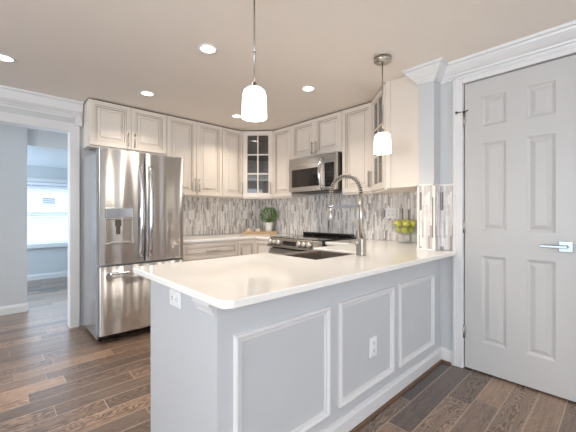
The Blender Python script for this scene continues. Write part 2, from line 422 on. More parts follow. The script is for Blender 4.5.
# houses outside the far window
b = B(); box(b, -14, 14, 8.2, 40, -0.55, -0.5); struct('ground', b, M['ground'], label='pale ground outside the far window')
hs = thing('neighbouring_house', 'pale house outside beyond the blind of the far window', 'house', (1.9, 19, -0.5))
b = B(); box(b, -5, 5, 0, 6, 0, 3.0); obj('wall', b, M['siding'], hs)
b = B()
prism(b, [(-5.4, -0.4), (5.4, -0.4), (5.4, 6.4), (-5.4, 6.4)], 3.0, 3.1)
v = [b.verts.new(p) for p in ((-5.4,-0.4,3.1),(5.4,-0.4,3.1),(5.4,6.4,3.1),(-5.4,6.4,3.1),(-5.4,3,5.0),(5.4,3,5.0))]
for f in ((0,1,5,4),(2,3,4,5),(0,4,3),(1,2,5)): b.faces.new([v[i] for i in f])
obj('roof', b, M['roof'], hs)
for x in (-2.4, 0.10, 2.6):
    b = B(); stepped(b, x-0.32, x+0.32, 2.05, 2.5, 0.0, [(0, 0.04), (0.07, 0.04), (0.07, 0.01)], back=0.0, fill=False); wf = obj('window_frame', b, M['trim'], hs)
    b = B(); box(b, x-0.25, x+0.25, -0.012, -0.006, 2.12, 2.43); obj('pane', b, M['housepane'], wf)

# cased opening trim
b = B()
for x0, x1 in ((OPX1-0.004, OPX1+0.082), (OPX0-0.082, OPX0+0.004)):
    rbox(b, x0, x1, YW-0.022, YW, 0, OPZ, 0.004)
    box(b, x0 if x0 > 0 else x1-0.006, x0+0.006 if x0 > 0 else x1, YW, YW+0.12, 0, OPZ)
rbox(b, OPX0-0.082, OPX1+0.082, YW-0.022, YW, OPZ-0.004, OPZ+0.082, 0.004)
box(b, OPX0, OPX1, YW, YW+0.12, OPZ-0.004, OPZ)
rbox(b, OPX1+0.035, OPX1+0.10, YW-0.05, YW, OPZ+0.06, OPZ+0.155, 0.004)
struct('trim_1', b, M['trim'], label='white casing of the opening left of the refrigerator')
# crown mouldings
crown = [(0, 2.205), (0.008, 2.205), (0.012, 2.222), (0.022, 2.226), (0.026, 2.238), (0.040, 2.248), (0.060, 2.268), (0.074, 2.286), (0.078, 2.298), (0.092, 2.302), (0.096, 2.3195), (0, 2.3195)]
b = B(); sweep(b, [(SX+0.004, SY1), (SX, SY1), (SX, SY0), (XD, SY0), (XD, -2.99)], crown); struct('trim_2', b, M['trim'], label='white crown moulding above the door and stub wall')
crown2 = [(o, z-0.045 if z < 2.28 else z) for o, z in crown]
b = B(); sweep(b, [(-2.99, YW), (0.688, YW)], crown2); struct('trim_3', b, M['trim'], label='white crown moulding above the cased opening')
# baseboards
bp = [(0, 0), (0.013, 0), (0.013, 0.075), (0.009, 0.085), (0.006, 0.1), (0, 0.1)]
b = B(); sweep(b, [(-2.99, 4.93), (0.31, 4.93), (0.31, 5.05)], bp); struct('baseboard_hall', b, M['trim'], label='white baseboard on the hallway wall')
b = B(); sweep(b, [(-1.4, 7.16), (1.62, 7.16)], bp); struct('baseboard_far', b, M['trim'], label='white baseboard under the far window')
bp2 = [(0, 0), (0.014, 0), (0.014, 0.085), (0.009, 0.095), (0.006, 0.11), (0, 0.11)]
b = B(); sweep(b, [(XD, SY0-0.001), (XD, 0.915)], bp2); sweep(b, [(XD, DY0-0.08), (XD, -2.99)], bp2); struct('baseboard_right', b, M['trim'], label='white baseboard on the door wall')

# ------------------------------------------------------------------ door
CAS = 0.066
b = B()
def casing(y0, y1, z0, z1): rbox(b, XD-0.02, XD, y0, y1, z0, z1, 0.005)
casing(DY1+0.010, DY1+0.010+CAS, 0, DZ+0.055); casing(DY0-0.010-CAS, DY0-0.010, 0, DZ+0.055); casing(DY0-0.010, DY1+0.010, DZ+0.006, DZ+0.055)
rbox(b, XD-0.026, XD-0.001, DY1+0.058, DY1+0.010+CAS, 0, DZ+0.055, 0.003)
rbox(b, XD-0.026, XD-0.001, DY0-0.010-CAS, DY1+0.010+CAS, DZ+0.043, DZ+0.055, 0.003)
box(b, XD, XD+0.059, DY1+0.0075, DY1+0.0118, 0, DZ+0.0095); box(b, XD, XD+0.059, DY0-0.0118, DY0-0.004, 0, DZ+0.0095); box(b, XD, XD+0.059, DY0-0.004, DY1+0.0075, DZ+0.0075, DZ+0.0095)
struct('trim_4', b, M['trim'], label='white casing around the door')
# slab in local coords: x from hinge side (0) to latch side (width), front -y
DW = DY1 - DY0
dr = bpy.data.objects.new('door_1', None); COL.objects.link(dr); dr.location = (XD+0.002, DY1, 0.012); dr.rotation_euler = (0, 0, -PI/2)
dr['kind'] = 'structure'; dr['label'] = 'white six panel door with a chrome lever'; dr['category'] = 'door'
b = B(); Z0, Z1 = 0.0, DZ-0.012
cols = [(0.112, 0.264), (0.379, 0.530)]; rowsz = [(0.215, 0.852), (1.035, 1.675), (1.798, 2.012)]
xs = sorted({0, DW, *[c for p in cols for c in p]}); zs = sorted({Z0, Z1, *[c for p in rowsz for c in p]})
for i in range(len(xs)-1):
    for j in range(len(zs)-1):
        x0, x1, z0, z1 = xs[i], xs[i+1], zs[j], zs[j+1]
        if any(abs(x0-c[0]) < 1e-6 for c in cols) and any(abs(z0-r[0]) < 1e-6 for r in rowsz):
            stepped(b, x0, x1, z0, z1, 0.0, [(0, 0), (0.004, -0.004), (0.016, -0.012), (0.020, -0.013), (0.046, -0.004), (0.048, -0.0035)])
        else:
            b.faces.new([b.verts.new(p) for p in ((x0,0,z0),(x1,0,z0),(x1,0,z1),(x0,0,z1))])
bmesh.ops.remove_doubles(b, verts=b.verts, dist=1e-5)
for f in ([(0,0,Z0),(0,0.036,Z0),(0,0.036,Z1),(0,0,Z1)], [(DW,0,Z0),(DW,0,Z1),(DW,0.036,Z1),(DW,0.036,Z0)], [(0,0,Z1),(0,0.036,Z1),(DW,0.036,Z1),(DW,0,Z1)], [(0,0,Z0),(DW,0,Z0),(DW,0.036,Z0),(0,0.036,Z0)], [(0,0.036,Z0),(DW,0.036,Z0),(DW,0.036,Z1),(0,0.036,Z1)]):
    b.faces.new([b.verts.new(p) for p in f])
obj('door_slab', b, M['door'], dr)
b = B(); lx, lz = DW-0.063, 0.953
rbox(b, lx-0.034, lx+0.034, -0.010, 0.0, lz-0.034, lz+0.034, 0.002)
hd = obj('rose', b, M['hard'], dr)
b = B(); tube(b, [(lx, -0.008, lz), (lx, -0.05, lz)], 0.012, 16); rbox(b, lx-0.125, lx+0.012, -0.056, -0.044, lz-0.009, lz+0.009, 0.003)
obj('lever', b, M['hard'], dr)
for z in (0.268, 1.065, 1.872):
    b = B(); tube(b, [(-0.006, -0.010, z-0.05), (-0.006, -0.010, z+0.05)], 0.0075, 10)
    for q in (-0.02, 0.02): tube(b, [(-0.006, -0.010, z+q-0.001), (-0.006, -0.010, z+q+0.001)], 0.0085, 10)
    box(b, -0.004, 0.006, -0.003, 0.0, z-0.05, z+0.05)
    h = obj('hinge', b, M['nickel'], dr); h['label'] = 'nickel hinge'
b = B(); tube(b, [(-0.006, -0.010, 1.925), (-0.006, -0.010, 1.936)], 0.011, 10); tube(b, [(-0.006, -0.014, 1.931), (-0.045, -0.032, 1.931)], 0.004, 8); lathe(b, [(0, -0.006), (0.009, -0.006), (0.009, 0.006), (0, 0.006)], 12, Matrix.Translation((-0.048, -0.033, 1.931)) @ Matrix.Rotation(PI/2, 4, 'Y'))
tube(b, [(-0.006, -0.014, 1.931), (0.03, -0.03, 1.931)], 0.004, 8)
h = obj('hinge_door_stop', b, M['dsteel'], dr); h['label'] = 'hinge pin door stop'

# ------------------------------------------------------------------ backsplash tiles
BS0, BS1 = CT+0.002, 1.393
b = B(); box(b, 1.46, XR-0.008, YW-0.008, YW-0.0005, BS0, BS1); struct('backsplash_left', b, M['tile'], label='grey marble strip backsplash on the refrigerator wall')
b = B(); box(b, XR-0.008, XR-0.0005, SY1+0.008, YW-0.008, BS0, BS1+0.02); struct('backsplash_back', b, M['tile'], label='grey marble strip backsplash behind the range')
b = B(); box(b, SX-0.008, XR-0.008, SY1+0.0005, SY1+0.008, BS0, BS1); box(b, SX-0.008, SX-0.0005, SY0-0.008, SY1, BS0, BS1); box(b, SX-0.008, XD-0.0005, SY0-0.008, SY0-0.0005, BS0, BS1); box(b, XD-0.008, XD-0.0005, 0.914, SY0-0.008, BS0, BS1)
struct('backsplash_stub', b, M['tile'], label='marble strip tiles wrapping the stub wall end')
b = B()
for y in (SY0-0.011, SY1-0.004): box(b, SX-0.012, SX-0.004, y, y+0.012, BS0, BS1+0.012)
box(b, SX-0.012, SX, SY0-0.011, SY1+0.008, BS1, BS1+0.012); box(b, SX-0.012, XD, SY0-0.012, SY0, BS1, BS1+0.012); box(b, XD-0.012, XD, 0.914, SY0-0.012, BS1, BS1+0.012)
box(b, SX-0.012, SX-0.004, SY0+0.001, SY1-0.004, BS0, BS0+0.01)
struct('trim_5', b, M['tiletrim'], label='white edge trim framing the stub wall tiles')

# ------------------------------------------------------------------ cabinets
def bar_handle(parent, x, z, y, length, vertical=True):
    b = B(); h = length/2
    if vertical:
        tube(b, [(x, y-0.030, z-h), (x, y-0.030, z+h)], 0.0055, 10)
        for q in (-h+0.018, h-0.018): tube(b, [(x, y, z+q), (x, y-0.030, z+q)], 0.0045, 8)
    else:
        tube(b, [(x-h, y-0.030, z), (x+h, y-0.030, z)], 0.0055, 10)
        for q in (-h+0.018, h-0.018): tube(b, [(x+q, y, z), (x+q, y-0.030, z)], 0.0045, 8)
    return obj('handle', b, M['nickel'], parent)
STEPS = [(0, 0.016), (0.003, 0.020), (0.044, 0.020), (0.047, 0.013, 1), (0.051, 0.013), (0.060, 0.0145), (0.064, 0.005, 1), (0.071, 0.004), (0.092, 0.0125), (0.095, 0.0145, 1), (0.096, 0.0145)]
def cab_door(root, x0, x1, z0, z1, y, handle=None, name='door', k=1.0):
    b = B(); g = 0.0018; lim = min(x1-x0, z1-z0)/2 - 0.006
    sc_ = min(1.0, lim/(STEPS[-1][0]*k))*k; st = [(i*sc_, *f) for i, *f in STEPS]
    stepped(b, x0+g, x1-g, z0+g, z1-g, y, st, back=y)
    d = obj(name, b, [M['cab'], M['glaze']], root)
    if handle: bar_handle(d, handle[0], handle[1], y-0.020, handle[2], handle[3] if len(handle) > 3 else True)
    return d
UP0, UP1 = 1.395, 2.307
def body_open(root, W, D, z0, z1, name='body'):
    b = B(); t = 0.018
    box(b, 0, t, 0, D, z0, z1); box(b, W-t, W, 0, D, z0, z1); box(b, t, W-t, 0, D, z0, z0+t); box(b, t, W-t, 0, D, z1-t, z1); box(b, t, W-t, D-0.008, D, z0+t, z1-t)
    return obj(name, b, M['cab'], root)
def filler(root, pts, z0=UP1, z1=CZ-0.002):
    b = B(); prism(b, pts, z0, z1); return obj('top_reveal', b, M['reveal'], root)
def light_rail(root, x0, x1, y, z):
    b = B(); rbox(b, x0, x1, y-0.004, y+0.016, z-0.016, z, 0.003); return obj('light_rail', b, M['cab'], root)

def wall_cabinet(label, loc, rz, W, D, z0, doors, rail=True):
    """doors: list of (x0, x1, handle_x or None)."""
    r = thing('wall_cabinet', label, 'cabinet', (loc[0], loc[1], z0), rz, 'cream wall cabinets')
    zb = 0.0; zt = UP1 - z0
    body_open(r, W, D, zb, zt)
    filler(r, [(0.004, 0.012), (W-0.004, 0.012), (W-0.004, D), (0.004, D)], zt, CZ-0.002-z0)
    for x0, x1, hx in doors:
        cab_door(r, x0, x1, zb+0.002, zt-0.003, -0.001, None if hx is None else (hx, zb+(0.10 if zt < 0.6 else 0.125), 0.145 if zt < 0.6 else 0.16))
    if rail: light_rail(r, 0.0, W, -0.001, zb)
    return r
YF, XF = 3.592, 2.800                  # upper cabinet door faces
DU = YW - YF - 0.022
yb = YF + 0.021
def L(x0, x1): return (x0, yb), x1-x0-0.001
loc, W = L(0.697, 1.463)
wall_cabinet('cream two door wall cabinet directly above the refrigerator', loc, 0, W, DU, 1.85, [(0, W/2, W/2-0.032), (W/2, W, W/2+0.032)])
loc, W = L(1.465, 2.194)
wall_cabinet('tall cream two door wall cabinet just right of the refrigerator', loc, 0, W, DU-0.009, UP0, [(0, W/2, W/2-0.028), (W/2, W, W/2+0.028)])
loc, W = L(2.196, 2.516)
wall_cabinet('narrow single door cream wall cabinet left of the corner glass cabinet', loc, 0, W, DU-0.009, UP0, [(0, W, W-0.03)])
xb = XF + 0.021; DR = XR - xb - 0.001
def Rr(y1, y0): return (xb, y1), y1-y0-0.001
loc, W = Rr(3.296, 2.922)
wall_cabinet('single door cream wall cabinet between corner glass cabinet and microwave', loc, -PI/2, W, DR-0.009, UP0, [(0, W, None)])
loc, W = Rr(2.919, 2.131)
wall_cabinet('short two door cream wall cabinet above the microwave', loc, -PI/2, W, DR, 1.855, [(0, W/2, W/2-0.03), (W/2, W, W/2+0.03)], rail=False)
loc, W = Rr(2.128, 1.746)
wall_cabinet('single door cream wall cabinet right of the microwave', loc, -PI/2, W, DR-0.009, UP0, [(0, W, W-0.03)])

def glass_corner(label, A, Bp, corner, rz, hside, mir=1):
    """A, Bp: left and right ends of the slanted front as seen from the room; corner: wall corner point."""
    A, Bp, cn = Vector(A), Vector(Bp), Vector(corner)
    r = thing('corner_wall_cabinet', label, 'cabinet', (A.x, A.y, UP0), 0, 'glass fronted corner cabinets')
    t = 0.016; H = UP1 - UP0
    d = (Bp - A).normalized(); nrm = Vector((d.y, -d.x))            # outward, towards the room
    if abs(d.x*0) >= 0 and (A.x - cn.x)**2 > (A.y - cn.y)**2: pA = Vector((A.x, cn.y)); pB = Vector((cn.x, Bp.y))
    else: pA = Vector((cn.x, A.y)); pB = Vector((Bp.x, cn.y))
    pts = [A, Bp, pB, cn, pA]; rel = [(p - A) for p in pts]
    b = B(); prism(b, [tuple(p) for p in rel], 0, t); prism(b, [tuple(p) for p in rel], H-t, H)
    def panel(p, q, z0, z1, th=t):
        e = (q - p).normalized(); nn = Vector((-e.y, e.x))*th        # inward (left of direction)
        prism(b, [tuple(p), tuple(q), tuple(q+nn), tuple(p+nn)], z0, z1)
    for i in range(1, 5): e_ = (rel[(i+1) % 5] - rel[i]).normalized()*(t if i > 1 else 0); panel(rel[i]+e_, rel[(i+1) % 5], t, H-t)
    obj('body', b, M['cab'], r)
    cen = sum(rel, Vector((0, 0)))/5
    for z in (0.30, 0.59):
        b = B(); prism(b, [tuple(cen + (p-cen)*0.90) for p in rel], z, z+0.012); obj('shelf', b, M['cabin'], r)
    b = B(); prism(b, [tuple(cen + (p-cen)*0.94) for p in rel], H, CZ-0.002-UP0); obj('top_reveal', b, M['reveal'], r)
    if hside < 0:                                            # finished end carried up to the ceiling
        b = B(); prism(b, [(rel[1].x, rel[1].y), (rel[1].x, rel[2].y), (rel[1].x+t, rel[2].y), (rel[1].x+t, rel[1].y)][::1], H, CZ-0.001-UP0); obj('end_filler', b, M['cab'], r)
        b = B(); box(b, rel[1].x-0.014, rel[1].x-0.0005, rel[1].y-0.045, rel[1].y-0.004, 0.0, CZ-0.001-UP0); obj('end_stile', b, M['cab'], r)
    Wd = (Bp - A).length; ang = math.atan2(d.y, d.x)
    b = B(); g = 0.004; fw = 0.062
    stepped(b, g, Wd-g, 0.002, H-0.003, 0.0, [(0, 0.016), (0.003, 0.020), (fw-0.008, 0.020), (fw-0.004, 0.013), (fw, 0.010), (fw, 0.0)], back=0.0, fill=False)
    x0, x1, z0, z1 = g+fw, Wd-g-fw, 0.002+fw, H-0.003-fw
    box(b, (x0+x1)/2-0.0085, (x0+x1)/2+0.0085, -0.016, -0.002, z0, z1)
    for k in (1, 2): zz = z0 + (z1-z0)*k/3; box(b, x0, x1, -0.0155, -0.002, zz-0.009, zz+0.009)
    dd = obj('door', b, M['cab'], r, rot=(0, 0, ang)); dd.location = (nrm.x*0.0, nrm.y*0.0, 0)
    b = B(); box(b, x0-0.006, x1+0.006, -0.006, -0.003, z0-0.006, z1+0.006); p = obj('glass', b, M['pane'], dd)
    bar_handle(dd, g+0.03 if hside < 0 else Wd-g-0.03, 0.125, -0.020, 0.16)
    b = B(); rbox(b, 0.004, Wd-0.004, -0.010, 0.012, -0.016, 0, 0.003); obj('light_rail', b, M['cab'], r, rot=(0, 0, ang))
    return r
glass_corner('slanted glass door cabinet in the far corner above the potted plant', (2.522, YF+0.010), (XF+0.010, 3.300), (XR-0.001, YW-0.001), 0, 1)
SXP = SX - 0.012
glass_corner('slanted glass door cabinet above the bowl of apples, seen nearly edge on', (XF+0.008, 1.742), (2.512, 1.430), (XR-0.001, SY1+0.001), 0, -1)

# ------------------------------------------------------------------ refrigerator
FX0, FX1, FY, FZ = 0.682, 1.470, 3.17, 1.752
fr = thing('refrigerator', 'stainless french door refrigerator with bottom freezer drawer', 'refrigerator', ((FX0+FX1)/2, 3.55, 0))
hw = (FX1-FX0)/2
b = B(); rbox(b, -hw+0.002, hw-0.002, -0.29, 0.30, 0.035, FZ-0.018, 0.006); obj('case', b, M['case'], fr)
b = B(); rbox(b, -hw+0.02, hw-0.02, -0.31, -0.24, 0.03, 0.075, 0.004)
obj('toe_grille', b, M['black'], fr)
for x in (-hw+0.05, hw-0.05):
    for y in (-0.22, 0.25): b = B(); tube(b, [(x, y, 0.0), (x, y, 0.04)], 0.02, 12); obj('foot', b, M['black'], fr)
def bowed(x0, x1, yb_, depth, z0, z1, bow=0.012, ins=0.018, wave=0.0036, cyc=2.5):
    """door slab whose front swells outwards, with rounded vertical edges"""
    b = B(); n = 60; pts = []
    for i in range(n+1):
        t = i/n; x = x0 + (x1-x0)*t
        s = 2*t-1; e = min(t, 1-t)*(x1-x0)
        rd = ins - math.sqrt(max(0, ins*ins - max(0, ins-e)**2)) if e < ins else 0
        y = yb_ - depth - bow*(1-s*s) - wave*math.sin(2*PI*cyc*t)*min(1, e/0.05) + rd
        pts.append((x, y))
    pts += [(x1, yb_), (x0, yb_)]
    lo = [b.verts.new((p[0], p[1], z0)) for p in pts]; hi = [b.verts.new((p[0], p[1], z1)) for p in pts]
    m = len(pts); b.faces.new(lo[::-1]); b.faces.new(hi)
    for i in range(m):
        f = b.faces.new((lo[i], lo[(i+1) % m], hi[(i+1) % m], hi[i])); f.smooth = i < n
    return b
DB, DD = -0.292, 0.088
def fhandle(parent, x, lean):
    b = B(); pts = []
    for i in range(15):
        t = i/14; z = 0.765 + 0.86*t
        pts.append((x, DB-DD-0.020-0.038*math.sin(PI*min(1, max(0, t)))**0.6, z))
    tube(b, pts, 0.021, 14)
    for z in (0.775, 1.615): tube(b, [(x, DB-DD+0.0, z), (x, DB-DD-0.026, z)], 0.012, 10)
    return obj('handle', b, M['chrome'], parent)
dl = obj('door', bowed(-hw, -0.0035, DB, DD, 0.715, FZ), M['steel'], fr)
fhandle(dl, -0.042, 0)
drr = obj('door', bowed(0.0035, hw, DB, DD, 0.715, FZ), M['steel'], fr)
fhandle(drr, 0.042, 0)
dzr = obj('freezer_drawer', bowed(-hw, hw, DB, DD, 0.085, 0.698, bow=0.016, wave=0.0036, cyc=5), M['steel'], fr)
b = B(); pts = [(-0.33+0.66*i/12, DB-DD-0.030-0.038*math.sin(PI*i/12)**0.7, 0.635) for i in range(13)]
tube(b, pts, 0.014, 12)
for x in (-0.32, 0.32): tube(b, [(x, DB-DD, 0.635), (x, DB-DD-0.036, 0.635)], 0.012, 10)
obj('handle', b, M['chrome'], dzr)
# dispenser
dx0, dx1 = -0.345, -0.105
b = B()
stepped(b, dx0, dx1, 0.895, 1.135, DB-DD-0.002, [(0, 0.012), (0.006, 0.014), (0.012, 0.012), (0.020, 0.002), (0.022, 0.002)], back=DB-DD+0.01)
rbox(b, dx0+0.03, dx1-0.03, DB-DD-0.026, DB-DD-0.003, 0.905, 0.918, 0.003)
dsp = obj('dispenser', b, M['dispgrey'], dl)
b = B(); rbox(b, dx0, dx1, DB-DD-0.016, DB-DD+0.005, 1.137, 1.225, 0.004); p = obj('dispenser_display', b, M['chrome'], dl)
b = B(); rbox(b, -0.262, -0.212, DB-DD-0.028, DB-DD-0.003, 1.06, 1.12, 0.004); rbox(b, -0.255, -0.219, DB-DD-0.018, DB-DD-0.004, 0.985, 1.06, 0.003); obj('dispenser_paddle', b, M['dsteel'], dl)
for x in (-hw+0.05, hw-0.05):
    b = B(); rbox(b, x-0.035, x+0.035, -0.36, -0.24, FZ-0.02, FZ+0.014, 0.006); obj('hinge_cover', b, M['case'], fr)

# ------------------------------------------------------------------ base cabinets
def base_cabinet(name, label, loc, rz, W, D, fronts, x_front=0.0):
    r = thing(name, label, 'cabinet', (loc[0], loc[1], 0), rz, 'cream base cabinets')
    b = B(); box(b, 0, W, 0, D, 0.09, CB-0.001); box(b, 0.0, W, 0.06, D, 0.0, 0.09); obj('body', b, M['cab'], r)
    for kind, x0, x1, z0, z1, h in fronts:
        d = cab_door(r, x0, x1, z0, z1, -0.001, h, name=kind, k=0.72)
    return r
YBF, XBF = 3.262, 2.478
W = 2.196 - 1.474
base_cabinet('drawer_base_cabinet', 'cream drawer base cabinet beside the refrigerator', (1.474, YBF), 0, W, YW-YBF-0.002,
    [('drawer', 0.006, W, 0.665, 0.835, (W/2, 0.752, 0.16, False)), ('drawer', 0.006, W, 0.385, 0.66, (W/2, 0.56, 0.16, False)), ('drawer', 0.006, W, 0.10, 0.38, (W/2, 0.28, 0.16, False))])
# corner base with two doors at a right angle
cb = thing('corner_base_cabinet', 'cream corner base cabinet with doors meeting at right angles', 'cabinet', (2.198, YBF, 0), 0, 'cream base cabinets')
b = B(); q = [(0, 0), (XBF-2.198, 0), (XBF-2.198, 2.902-YBF), (XR-0.002-2.198, 2.902-YBF), (XR-0.002-2.198, YW-0.002-YBF), (0, YW-0.002-YBF)]
prism(b, q, 0.09, CB-0.001); prism(b, [(0, 0.06), (XBF-2.198+0.06, 0.06), (XBF-2.198+0.06, 2.902-YBF), q[3], q[4], (0, q[4][1])], 0, 0.09); obj('body', b, M['cab'], cb)
cab_door(cb, 0.003, XBF-2.198-0.022, 0.10, 0.835, -0.001, (0.03, 0.74, 0.13), k=0.72)
b = B(); Wd = YBF-0.022-2.906
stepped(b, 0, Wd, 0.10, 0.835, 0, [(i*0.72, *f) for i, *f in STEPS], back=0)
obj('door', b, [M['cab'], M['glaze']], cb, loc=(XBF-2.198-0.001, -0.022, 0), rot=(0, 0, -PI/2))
# right of the range
W = 2.112-1.748
base_cabinet('base_cabinet', 'cream base cabinet just right of the range, behind the sink', (2.528, 2.112), -PI/2, W, XR-2.528-0.002,
    [('drawer', 0.0, W, 0.70, 0.835, (W/2, 0.768, 0.13, False)), ('door', 0.0, W, 0.10, 0.695, (0.03, 0.60, 0.13))])

# ------------------------------------------------------------------ range
RY0, RY1 = 2.1155, 2.8955
rg = thing('range', 'stainless slide-in electric range with black glass cooktop', 'stove', (2.425, (RY0+RY1)/2, 0), -PI/2)
hw = (RY1-RY0)/2; RD = XR - 0.012 - 2.425
b = B(); box(b, -hw+0.002, hw-0.002, 0.0305, RD, 0.06, 0.885); rbox(b, -hw+0.03, hw-0.03, 0.05, RD-0.05, 0.0, 0.06, 0.003); obj('body', b, M['black'], rg)
b = B(); rbox(b, -hw, hw, -0.012, RD-0.03, 0.886, 0.902, 0.003); ck = obj('cooktop', b, M['bglass'], rg)
for x, y, r in ((-0.19, 0.14, 0.10), (0.19, 0.14, 0.115), (-0.19, 0.42, 0.08), (0.19, 0.42, 0.08)):
    b = B(); lathe(b, [(r-0.003, 0.9021), (r-0.003, 0.9026), (r, 0.9026), (r, 0.9021)], 40, Matrix.Translation((x, y, 0))); obj('burner_ring', b, M['dsteel'], ck)
b = B(); rbox(b, -hw, hw, RD-0.125, RD-0.075, 0.9025, 0.938, 0.008); obj('rear_trim', b, M['black'], rg)
b = B()                                 # slanted control panel
prof = [(0.03, 0.790), (-0.045, 0.790), (-0.052, 0.800), (-0.020, 0.888), (-0.012, 0.8945), (0.03, 0.8945)]
for s in (1,):
    lo = [b.verts.new((-hw, y, z)) for y, z in prof]; hi = [b.verts.new((hw, y, z)) for y, z in prof]
    b.faces.new(lo); b.faces.new(hi[::-1])
    for i in range(len(prof)): b.faces.new((lo[i], hi[i], hi[(i+1) % 6], lo[(i+1) % 6]))
cp = obj('control_panel', b, M['nickel'], rg)
pn = Vector((0, -0.088, 0.032)).normalized()            # panel outward normal
pc = Vector((0, -0.036, 0.844)); rotm = Vector((0, 0, 1)).rotation_difference(pn).to_matrix().to_4x4()
for x in (-0.325, -0.255, -0.185, 0.145, 0.215, 0.285):
    b = B(); lathe(b, [(0.027, 0.007), (0.027, 0.036), (0.024, 0.040), (0, 0.040)], 20); lathe(b, [(0, 0.0), (0.034, 0.0), (0.034, 0.007), (0.027, 0.007)], 20, mi=1)
    box(b, -0.003, 0.003, -0.02, 0.02, 0.039, 0.044)
    o = obj('knob', b, [M['plastic2'], M['dsteel']], cp); o.matrix_local = Matrix.Translation(pc + Vector((x, 0, 0))) @ rotm
b = B(); box(b, -0.135, 0.085, -0.024, 0.024, 0.0, 0.003); o = obj('display', b, M['display'], cp); o.matrix_local = Matrix.Translation(pc) @ rotm
b = B(); rbox(b, -hw+0.004, hw-0.004, -0.022, 0.029, 0.245, 0.768, 0.006); od = obj('oven_door', b, M['steel'], rg)
b = B(); rbox(b, -0.27, 0.27, -0.026, -0.020, 0.34, 0.64, 0.004); obj('oven_window', b, M['bglass'], od)
b = B(); tube(b, [(-0.33, -0.065, 0.728), (0.33, -0.065, 0.728)], 0.013, 12)
for x in (-0.30, 0.30): tube(b, [(x, -0.02, 0.728), (x, -0.065, 0.728)], 0.010, 10)
obj('handle', b, M['chrome'], od)
b = B(); rbox(b, -hw+0.004, hw-0.004, -0.020, 0.029, 0.07, 0.238, 0.006); obj('warming_drawer', b, M['steel'], rg)

# ------------------------------------------------------------------ microwave
mw = thing('microwave', 'stainless over-the-range microwave with a bowed handle', 'microwave', (2.715, (2.885+2.135)/2, 1.425), -PI/2)
hw = (2.885-2.135)/2; MH = 0.425; MD = XR-0.004-2.715
b = B(); rbox(b, -hw+0.001, hw-0.001, 0.03, MD, 0.012, MH-0.001, 0.004); obj('body', b, M['black'], mw)
b = B(); rbox(b, -hw+0.03, hw-0.03, 0.02, MD-0.06, 0.0, 0.012, 0.003)
for i in range(10): box(b, -0.3+0.06*i, -0.27+0.06*i, 0.08, 0.2, -0.002, 0.001)
obj('underside_vent', b, M['dsteel'], mw)
b = B(); rbox(b, -hw, hw, 0.0, 0.03, MH-0.085, MH, 0.004)
for i in range(3): box(b, -hw+0.03, hw-0.03, -0.001, 0.002, MH-0.012-0.006*i, MH-0.009-0.006*i)
obj('vent_grille', b, M['steel'], mw)
b = B(); x1 = hw-0.18
stepped(b, -hw, x1, 0.014, MH-0.087, 0.0, [(0, 0.0), (0.004, 0.004), (0.055, 0.004), (0.058, 0.001)], back=0.03)
md = obj('door', b, M['steel'], mw)
b = B(); rbox(b, -hw+0.052, x1-0.052, -0.0035, 0.004, 0.064, MH-0.139, 0.001); obj('window', b, M['mwglass'], md)
b = B(); pts = [(x1-0.02, -0.010-0.050*math.sin(PI*i/14)**0.8, 0.03+0.345*i/14) for i in range(15)]
tube(b, pts, 0.016, 14)
for z in (0.032, 0.373): tube(b, [(x1-0.02, 0.0, z), (x1-0.02, -0.014, z)], 0.012, 10)
obj('handle', b, M['chrome'], md)
b = B(); rbox(b, x1+0.002, hw, 0.0, 0.03, 0.014, MH-0.087, 0.003); pnl = obj('control_panel', b, M['steel'], mw)
b = B(); rbox(b, x1+0.014, hw-0.035, -0.002, 0.002, 0.05, MH-0.11, 0.001); kp = obj('keypad', b, M['bglass'], pnl)
for i in range(4):
    for j in range(3):
        b = B(); rbox(b, x1+0.028+j*0.034, x1+0.054+j*0.034, -0.004, -0.001, 0.075+i*0.042, 0.095+i*0.042, 0.001); obj('key', b, M['display'], pnl)

# ------------------------------------------------------------------ worktops
def slab(name, outline, holes, z0, z1, m, label, bev=0.006):
    b = B(); es = []
    for loop in [outline] + holes:
        vs_ = [b.verts.new((x, y, z1)) for x, y in loop]
        es += [b.edges.new((vs_[i], vs_[(i+1) % len(vs_)])) for i in range(len(vs_))]
    bmesh.ops.triangle_fill(b, use_beauty=True, edges=es)
    bmesh.ops.dissolve_limit(b, angle_limit=0.01, verts=b.verts, edges=b.edges)
    fs = list(b.faces)
    g = bmesh.ops.extrude_face_region(b, geom=fs)
    bmesh.ops.translate(b, vec=(0, 0, z0-z1), verts=[v for v in g['geom'] if isinstance(v, bmesh.types.BMVert)])
    bmesh.ops.recalc_face_normals(b, faces=b.faces)
    o = obj(name, b, m)
    md_ = o.modifiers.new('bevel', 'BEVEL'); md_.width = bev; md_.segments = 3; md_.limit_method = 'ANGLE'; md_.angle_limit = math.radians(50)
    return tag(o, label, 'countertop')
def arc(cx, cy, r, a0, a1, n=12): return [(cx+r*math.cos(math.radians(a0+(a1-a0)*i/n)), cy+r*math.sin(math.radians(a0+(a1-a0)*i/n))) for i in range(n+1)]
PX0, PY0, PY1 = 0.548, 0.884, 1.812
r_ = 0.045
SKX0, SKX1, SKY0, SKY1 = 1.475, 1.985, 1.322, 1.628
out = arc(PX0+r_, PY0+r_, r_, 180, 270) + [(XD-0.022, PY0), (XD-0.022, 0.906), (XD-0.009, 0.914), (XD-0.009, SY0-0.009), (SX-0.009, SY0-0.009), (SX-0.009, SY1+0.009), (XR-0.009, SY1+0.009), (XR-0.009, 2.1145), (2.50, 2.1145), (2.50, PY1), (SKX1, PY1), (SKX1, SKY0), (SKX0, SKY0), (SKX0, PY1)] + arc(PX0+0.02, PY1-0.02, 0.02, 90, 180, 5)
slab('countertop', out, [], CB, CT, M['quartz'], 'large white quartz peninsula worktop holding the sink')
